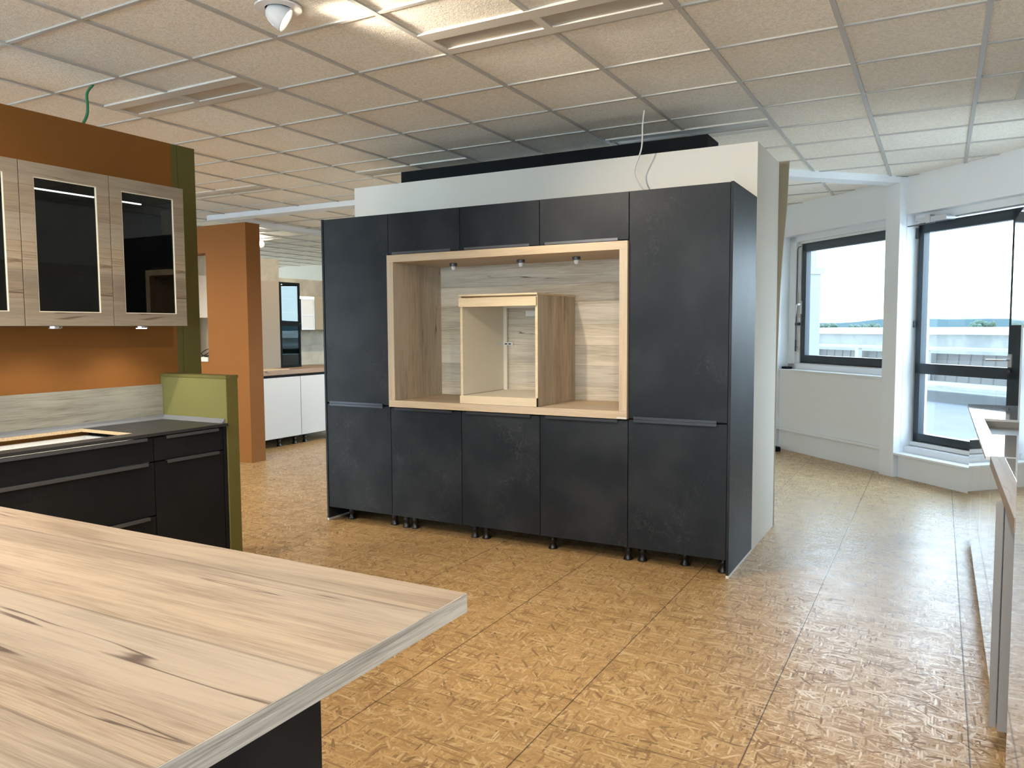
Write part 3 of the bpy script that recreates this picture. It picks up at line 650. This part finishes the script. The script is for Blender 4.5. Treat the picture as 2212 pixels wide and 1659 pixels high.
for i, y in enumerate((2.85, 2.36)):
    o = thing('under_cabinet_light', ['round lit puck light under the right glazed wall cabinet', 'round puck light under the second glazed wall cabinet'][i], 'light', (-3.93, y, 1.465), group='puck lights under the wall cabinets')
    bm = bmesh.new(); lathe(bm, [(0, .0), (.035, 0), (.035, -.010), (0, -.010)], (-3.93, y, 1.4745)); obj('lamp_ring', bm, M['steel'], o)
    bm = bmesh.new(); lathe(bm, [(0, -.0102), (.028, -.0102), (.026, -.013), (0, -.013)], (-3.93, y, 1.4745)); obj('lens', bm, M['glow_w'] if i == 0 else M['pvc'], o)
    l = D.lights.new('puck_lamp', 'SPOT'); l.energy = 7 if i == 0 else 5; l.color = (1, .93, .82); l.spot_size = 2.4; l.spot_blend = .8; l.shadow_soft_size = .025
    lo = D.objects.new('puck_lamp', l); COL.objects.link(lo); lo.parent = o; lo.location = (0, 0, -.008)

# ------------------------------------------------------------------ kitchens on the right
for (a, b), lb_ in zip(((5.632, 6.235), (4.532, 5.628), (3.770, 4.528), (3.03, 3.766)), ('high-gloss light base cabinet farthest away, nearest the terrace door', 'high-gloss light base cabinet below the sink cutout of the white worktop', 'high-gloss light base cabinet where the white worktop meets the wooden one', 'high-gloss light base cabinet under the wooden worktop at the right edge')):
    t = thing('gloss_base_cabinet', lb_, 'cabinet', (.5, (a+b)/2, 0), group='mirror-gloss base cabinets on the right')
    box('cabinet_body', M['carc'], t, (.222, .80, a, b, .10, .855)); box('plinth', M['carc'], t, (.26, .80, a, b-.005, 0, .10))
    box('door', M['gloss'], t, (.202, .221, a+.0005, b-.0005, .104, .885 if a > 3.5 else .868), bev=.001)
t = thing('white_worktop', 'polished white worktop with an empty sink cutout on the right', 'worktop', (.5, 4.9, .896))
box('worktop_slab', M['glosstop'], t, (.181, .24, 3.765, 6.25, .897, .91), (.80, .858, 3.765, 6.25, .897, .91), (.24, .80, 3.765, 4.54, .897, .91), (.24, .80, 5.30, 6.25, .897, .91))
box('edge_band', M['brown'], t, (.1795, .1808, 3.765, 6.25, .8975, .9095)); e = box('sink_basin', M['edge'], t, (.242, .798, 4.542, 5.298, .86, .862), (.24, .243, 4.54, 5.30, .86, .897), (.797, .80, 4.54, 5.30, .86, .897), (.24, .80, 4.54, 4.543, .86, .897), (.24, .80, 5.297, 5.30, .86, .897))
bm = bmesh.new(); lathe(bm, [(0, 0), (.03, 0), (.032, .003), (.026, .006), (0, .004)], (.32, 4.62, .862)); obj('drain', bm, M['steel'], t, smooth=True)
t = thing('wood_worktop', 'grey-brown wooden worktop with an inset white hob on the right edge', 'worktop', (.5, 3.0, .87))
box('worktop_slab', M['greywood'], t, (.198, .858, 2.56, 3.76, .872, .9135), bev=.001)
box('edge_band', M['brown'], t, (.1965, .1979, 2.56, 3.76, .8725, .913)); box('inset_hob', M['glosstop'], t, (.245, .80, 2.75, 3.69, .9136, .9175), bev=.001)
t = thing('dishwasher_gap_panels', 'pair of narrow light grey upright panels under the wooden worktop', 'panel', (.22, 3.02, 0))
box('door_edge', M['edge'], t, (.181, .202, 3.005, 3.028, .10, .868), bev=.001); box('side_panel', M['edge'], t, (.206, .80, 3.005, 3.028, .09, .868), bev=.001)
t = thing('gloss_tall_cabinet', 'waist-high glossy light grey cabinet cut off by the right picture edge', 'cabinet', (.5, 2.2, 0))
box('cabinet_body', M['edge'], t, (.222, .857, 1.20, 2.53, .09, 1.444)); box('plinth', M['carc'], t, (.26, .80, 1.20, 2.50, 0, .09))
box('door', M['gloss2'], t, (.1985, .2215, 1.872, 2.545, .09, 1.444), bev=.001); box('door', M['gloss2'], t, (.1985, .2215, 1.20, 1.869, .09, 1.444), bev=.001)
t = thing('gloss_wall_cabinet', 'mirror-gloss wall cabinet hanging beside the terrace door', 'cabinet', (.65, 5.9, 1.455), group='gloss wall cabinets on the right')
box('cabinet_body', M['edge'], t, (.440, .858, 5.30, 6.25, 1.455, 2.16)); box('door', M['gloss'], t, (.420, .439, 5.30, 6.25, 1.455, 2.16), bev=.001)
dup(t, 0, -.955, 0, 'mirror-gloss wall cabinet, nearer to the camera than the one by the terrace door')

# ------------------------------------------------------------------ kitchen behind the orange wall
KX = -7.135
for i, (y0, y1) in enumerate(((6.45, 7.405), (7.409, 8.36))):
    t = thing('white_base_cabinet', ['plain white base cabinet nearest the orange wall, under the warm wood worktop', 'plain white base cabinet farther back, partly behind the tall black cabinets'][i], 'cabinet', (-7.4, (y0+y1)/2, 0), group='white base cabinets in the back kitchen')
    box('cabinet_body', M['carc'], t, (-7.85, KX-.021, y0, y1, .104, .895)); box('door', M['pvc'], t, (KX-.019, KX, y0+.002, y1-.002, .112, .862), bev=.0012)
    foot(t, KX-.07, y0+.63 if i == 0 else y0+.12); foot(t, KX-.07, y1-.06)
o = box('wood_worktop', M['walnut'], None, (-7.915, KX+.015, 6.42, 8.45, .896, .952), bev=.002, base=(-7.5, 7.4, .9)); tag(o, 'warm brown wooden worktop on the white cabinets in the back kitchen', 'worktop')
o = box('cutting_board', M['oak_pale'], None, (-7.50, -7.16, 6.50, 7.25, .953, .962), bev=.002, base=(-7.3, 6.9, .953)); tag(o, 'flat pale wooden board lying on the back kitchen worktop', 'board')
t = thing('beige_tall_cabinet', 'plain beige cabinet standing on the back worktop beside the black framed glass cabinet', 'cabinet', (-7.7, 7.1, .953))
box('cabinet_body', M['taupe'], t, (-7.915, -7.571, 6.55, 7.492, .953, 2.075)); box('door', M['taupe'], t, (-7.57, -7.55, 6.56, 7.490, .955, 2.073), bev=.001)
t = thing('glass_cabinet', 'black framed glass display cabinet with teal lit interior in the back kitchen', 'cabinet', (-7.7, 7.68, .953))
box('cabinet_body', M['black'], t, (-7.915, -7.571, 7.496, 7.512, .953, 2.075), (-7.915, -7.571, 7.852, 7.868, .953, 2.075), (-7.915, -7.571, 7.512, 7.852, .953, .968), (-7.915, -7.571, 7.512, 7.852, 2.06, 2.075), (-7.915, -7.571, 7.512, 7.852, 1.525, 1.54))
box('inner_lining', M['tealin'], t, (-7.913, -7.905, 7.512, 7.852, .968, 2.06))
for z in (1.12, 1.27, 1.41, 1.68, 1.86): box('shelf', M['clear'], t, (-7.90, -7.60, 7.513, 7.851, z, z+.006))
for z0, z1 in ((.955, 1.53), (1.534, 2.074)):
    dd = framed('door', M['black'], None, t, -7.55, 7.498, 7.866, z0, z1, .030, .018); box('glass_pane', M['clear'], dd, (-7.562, -7.558, 7.527, 7.837, z0+.028, z1-.028))
for z in (1.523, 2.058):
    bm = bmesh.new(); lathe(bm, [(0, 0), (.025, 0), (.025, -.006), (0, -.006)], (-7.72, 7.68, z)); e = obj('cabinet_lamp', bm, M['glow_w'], t)
t = thing('lit_wall_cabinet', 'small white backlit wall cabinet beside the black framed glass cabinet', 'cabinet', (-7.7, 8.0, 1.45))
box('cabinet_body', M['pvc'], t, (-7.915, -7.58, 7.885, 8.135, 1.46, 1.90)); e = box('light_bar', M['glow_w'], t, (-7.58, -7.565, 7.895, 8.128, 1.872, 1.895))
framed('door', M['alu'], None, t, -7.55, 7.885, 8.135, 1.45, 1.868, .008, .018); box('glass_pane', M['pvc'], t, (-7.566, -7.556, 7.893, 8.127, 1.458, 1.86)); box('middle_bar', M['alu'], t, (-7.555, -7.549, 7.893, 8.127, 1.645, 1.651))
t = thing('taupe_wall_cabinet', 'taupe wall cabinet partly hidden behind the tall black cabinets', 'cabinet', (-7.7, 8.5, 1.45))
box('cabinet_body', M['tan'], t, (-7.915, -7.571, 8.142, 9.0, 1.45, 1.90)); box('door', M['tan'], t, (-7.57, -7.55, 8.142, 9.0, 1.45, 1.90), bev=.001)
o = box('concrete_backsplash', M['conc'], None, (-7.919, -7.905, 7.90, 9.2, .953, 1.235), base=(-7.91, 8.5, .953)); tag(o, 'pale concrete-look splashback panel lit from above in the back kitchen', 'backsplash')
o = box('dark_tall_unit', M['carc'], None, (-8.6, -7.95, 6.3, 6.9, .0, 1.62), base=(-8.3, 6.5, 0)) if False else None
t = thing('niche_cabinet', 'white wall cabinet seen through the opening in the orange wall', 'cabinet', (-7.8, 6.38, 1.60)); box('cabinet_body', M['beige'], t, (-7.915, -7.60, 6.25, 6.545, 1.60, 2.09)); box('door', M['beige'], t, (-7.915, -7.60, 6.238, 6.25, 1.60, 2.09), bev=.001)
bm = bmesh.new(); tube(bm, spline([(-7.45, 6.12, 1.157), (-7.36, 6.10, 1.156), (-7.30, 6.14, 1.20), (-7.34, 6.16, 1.235), (-7.40, 6.12, 1.19), (-7.30, 6.08, 1.156), (-7.22, 6.12, 1.156), (-7.26, 6.16, 1.175), (-7.36, 6.14, 1.156)]), .005, 6)
o = obj('coiled_cable', bm, M['black'], None, base=(-7.35, 6.12, 1.15)); tag(o, 'loose coil of black cable on the white sill of the orange wall opening', 'cable')

# ------------------------------------------------------------------ ceiling fittings and cables
def lum(x0, y1, label, along_y=False):
    L_, Wd = 1.176, .288
    t = thing('ceiling_luminaire', label, 'ceiling light', (x0, y1, CZ), group='recessed ceiling luminaires')
    X0, X1, Y0, Y1 = (x0+.012, x0+1.188, y1-.30, y1-.012) if not along_y else (x0, x0+.288, y1-1.188, y1-.012)
    z0, z1 = CZ-.004, CZ+.0075
    if not along_y:
        box('frame', M['lumframe'], t, (X0, X1, Y0, Y0+.085, z0, z1), (X0, X1, Y1-.07, Y1, z0, z1), (X0, X0+.03, Y0+.085, Y1-.07, z0, z1), (X1-.03, X1, Y0+.085, Y1-.07, z0, z1), (X0+.57, X0+.61, Y0+.085, Y1-.07, z0, z1))
        for a, b in ((X0+.03, X0+.57), (X0+.61, X1-.03)): box('reflector', M['louvre'], t, (a, b, Y0+.085, Y1-.07, CZ+.0035, z1))
    else:
        box('frame', M['lumframe'], t, (X0, X0+.08, Y0, Y1, z0, z1), (X1-.08, X1, Y0, Y1, z0, z1), (X0+.08, X1-.08, Y0, Y0+.03, z0, z1), (X0+.08, X1-.08, Y1-.03, Y1, z0, z1), (X0+.08, X1-.08, Y0+.57, Y0+.61, z0, z1))
        for a, b in ((Y0+.03, Y0+.57), (Y0+.61, Y1-.03)): box('reflector', M['louvre'], t, (X0+.08, X1-.08, a, b, CZ+.0035, z1))
    return t
L1 = lum(-2.25, 3.46, 'unlit recessed ceiling luminaire at the top centre, nearest the camera')
dup(L1, -2.4, 0, 0, 'unlit recessed ceiling luminaire at the upper left above the orange wall')
dup(L1, 0, 2.4, 0, 'unlit recessed ceiling luminaire behind the right end of the black box on the partition')
dup(L1, -2.4, 2.4, 0, 'unlit recessed ceiling luminaire behind the left end of the black box on the partition')
dup(L1, -4.8, 2.4, 0, 'unlit recessed ceiling luminaire in the distance above the orange partition')
lum(.365, 5.86, 'unlit recessed ceiling luminaire at the right picture edge above the terrace door', True)

def spot(x, y, aim, label, energy, fix=True, size=1.9, col=(1, .86, .68), z=CZ):
    t = thing('ceiling_spotlight', label, 'spotlight', (x, y, z), group='white gimbal spotlights in the ceiling')
    bm = bmesh.new(); lathe(bm, [(.058, .002), (.058, -.004), (.10, -.004), (.102, .002)], (x, y, z)); obj('trim_ring', bm, M['enamel'], t, smooth=False)
    bm = bmesh.new(); lathe(bm, [(0, .003), (.058, .003)], (x, y, z)); obj('recess', bm, M['black'], t)
    a = Vector(aim).normalized(); c = Vector((x, y, z-.03))
    bm = bmesh.new(); lathe(bm, [(0, -.055), (.020, -.053), (.034, -.044), (.045, -.025), (.052, .0), (.056, .035), (.060, .0355), (.060, .038), (.052, .038), (.048, .005), (.038, -.02), (.0, -.03)], c, a, 36)
    hd = obj('lamp_head', bm, M['enamel'], t, smooth=True)
    bm = bmesh.new(); lathe(bm, [(0, -.012), (.040, -.012)], c, a, 24); obj('lens', bm, M['ledd'], hd)
    l = D.lights.new('spot_lamp', 'SPOT'); l.energy = energy; l.color = col; l.spot_size = size; l.spot_blend = .7; l.shadow_soft_size = .03
    lo = D.objects.new('spot_lamp', l); COL.objects.link(lo); lo.parent = t
    lo.location = (c + a*.055) - Vector((x, y, z)); lo.rotation_euler = (-a).to_track_quat('Z', 'Y').to_euler()
    return t
E0 = 104
SP = ['above the right end of the oak island', 'above the middle of the oak island', 'in the aisle between island and gloss cabinets', 'near the rear windows behind the island', 'behind the long orange wall, near its middle', 'farthest left behind the orange wall', 'between the orange wall end and the orange partition']
spot(-2.58, 2.60, (.62, .50, -.52), 'white gimbal spotlight tilted to the right at the top of the picture', E0*.85, size=1.95)
spot(-9.54, 9.11, (.5, -.75, -.25), 'bright lit spotlight seen beside the top of the orange wall corner', 60)
spot(-6.0, 7.3, (-.6, .2, -.75), 'lit spotlight on the ceiling just above the left end of the black cabinets', 70)
for i, (x, y, aim, e) in enumerate([(-1.95, .75, (-.4, .1, -.9), .25), (-3.1, .60, (-.25, .25, -.9), 1.2), (-.3, 1.3, (-.3, .35, -.9), .9), (-2.6, -1.2, (.1, .3, -.9), 1.2), (-6.1, 2.2, (-.1, .3, -.9), 1.0), (-8.6, 4.0, (.4, .2, -.9), 1.0), (-5.4, 3.7, (-.2, .25, -.95), .8)]):
    spot(x, y, aim, 'added out-of-view gimbal spotlight in the ceiling ' + SP[i], E0*e, size=2.3)  # lamps outside the view, added to raise the warm room light
# cables
bm = bmesh.new(); tube(bm, spline([(-1.722, 4.945, 2.856), (-1.735, 4.95, 2.76), (-1.745, 4.96, 2.62), (-1.80, 4.98, 2.48), (-1.76, 5.0, 2.38), (-1.68, 5.0, 2.31), (-1.63, 4.98, 2.27)], 10), .0055, 8)
o = obj('white_cable', bm, M['pvc'], None, base=(-1.722, 4.945, 2.27), smooth=True); tag(o, 'thin white cable hanging from the ceiling in front of the white partition', 'cable')
bm = bmesh.new(); tube(bm, spline([(-4.295, 2.865, 2.856), (-4.30, 2.83, 2.80), (-4.27, 2.81, 2.72), (-4.25, 2.79, 2.66), (-4.26, 2.76, 2.59)], 10), .008, 8)
o = obj('green_cable', bm, M['green'], None, base=(-4.26, 2.8, 2.6), smooth=True); tag(o, 'short green cable hanging from the ceiling down behind the orange wall', 'cable')

# ------------------------------------------------------------------ outside, in facade coordinates (x along, y away)
struct('floor_terrace', M['wetroof'], (-40, -4.6, .30, 4.7, -.05, .20), fr=FC, base=(-10, 2, .2))
struct('trim_12', M['conc2'], (-40, -4.6, 4.7, 5.15, -.05, .385), bev=.02, fr=FC, base=(-10, 4.9, .2))
struct('wall_outside', M['extwhite'], (-8.5, -8.02, .30, .53, .0, 2.08), (-8.6, -8.0, .30, .56, 2.08, 2.16), (-8.5, -8.03, .30, .47, 2.16, 3.6), fr=FC, base=(-8.2, .4, 0))
t = thing('terrace_railing', 'white framed railing filled with grey corrugated sheet along the roof terrace', 'railing', (-10, 5.7, .385), FC)
box('top_rail', M['extwhite'], t, (-26, -2, 5.62, 5.70, 1.015, 1.075), bev=.005); box('bottom_rail', M['extwhite'], t, (-26, -2, 5.62, 5.74, .385, .455), bev=.005)
for s_ in (-17.6, -15.6, -15.25, -14.9, -13.4, -11.62, -8.2, -5.0): box('post', M['extwhite'], t, (s_-.045, s_+.045, 5.60, 5.70, .45, 1.02), bev=.005)
bm = bmesh.new(); xs = []; x = -26.0
while x < -2.2: xs += [(x, 5.74), (x+.20, 5.74), (x+.215, 5.755), (x+.235, 5.755)]; x += .25
lo_ = [bm.verts.new((a, b, .455)) for a, b in xs]; hi_ = [bm.verts.new((a, b+.05, .955)) for a, b in xs]
for i in range(len(xs)-1): bm.faces.new((lo_[i], lo_[i+1], hi_[i+1], hi_[i]))
e = obj('corrugated_sheet', bm, M['sheet'], t); e['label'] = 'grey ribbed sheet infill'
md = e.modifiers.new('s', 'SOLIDIFY'); md.thickness = .01
t = thing('flat_roof_building', 'long low concrete building with a bright white roof edge beyond the terrace', 'building', (-40, 30, -4), FC)
box('wall', M['conc2'], t, (-110, 40, 28.6, 50, -6, 1.01)); e = box('roof_edge', M['extwhite'], t, (-110, 40, 28.3, 50, 1.01, 1.365)); 
struct('floor_bounce_roof', M['bounce_gravel'], (-22, -16.1, -12, 20, -.4, -.25), (-16.1, 14, -12, -4.1, -.4, -.25), (1.06, 14, -4.1, 5.2, -.4, -.25))  # unseen pale roofs, added to bounce skylight up onto the ceiling
struct('floor_ground', M['ground'], (-3500, 2500, 52, 2600, -7, -6.5), fr=FC, base=(0, 60, -7))
first = None
for k in range(24):
    s_ = -830 + k*17 + random.uniform(-1, 1); y = 560 + random.uniform(-30, 60); hgt = random.choice([4.6, 5.4, 6.2, 7.4, 5.6]) + random.uniform(-.4, .6)
    t = thing('tree', 'hazy green deciduous tree on the horizon beyond the flat roofed building', 'tree', (s_, y, -6.5), FC, group='distant trees on the horizon')
    bm = bmesh.new(); rnd = random.Random(k)
    for j in range(7):
        q = bmesh.ops.create_icosphere(bm, subdivisions=2, radius=1.0)['verts']; r_ = rnd.uniform(2.0, 3.1)
        c = Vector((s_+rnd.uniform(-3.6, 3.6), y+rnd.uniform(-3, 3), hgt-r_-rnd.uniform(0, 2.6)))
        for v_ in q: v_.co = c + v_.co*r_*(1+rnd.uniform(-.16, .16))
    obj('crown', bm, M['tree'], t)
    bm = bmesh.new(); tube(bm, [(s_, y, -6.5), (s_, y, hgt-3)], .5, 8); obj('trunk', bm, M['chip'], t)
bm = bmesh.new(); prev = None
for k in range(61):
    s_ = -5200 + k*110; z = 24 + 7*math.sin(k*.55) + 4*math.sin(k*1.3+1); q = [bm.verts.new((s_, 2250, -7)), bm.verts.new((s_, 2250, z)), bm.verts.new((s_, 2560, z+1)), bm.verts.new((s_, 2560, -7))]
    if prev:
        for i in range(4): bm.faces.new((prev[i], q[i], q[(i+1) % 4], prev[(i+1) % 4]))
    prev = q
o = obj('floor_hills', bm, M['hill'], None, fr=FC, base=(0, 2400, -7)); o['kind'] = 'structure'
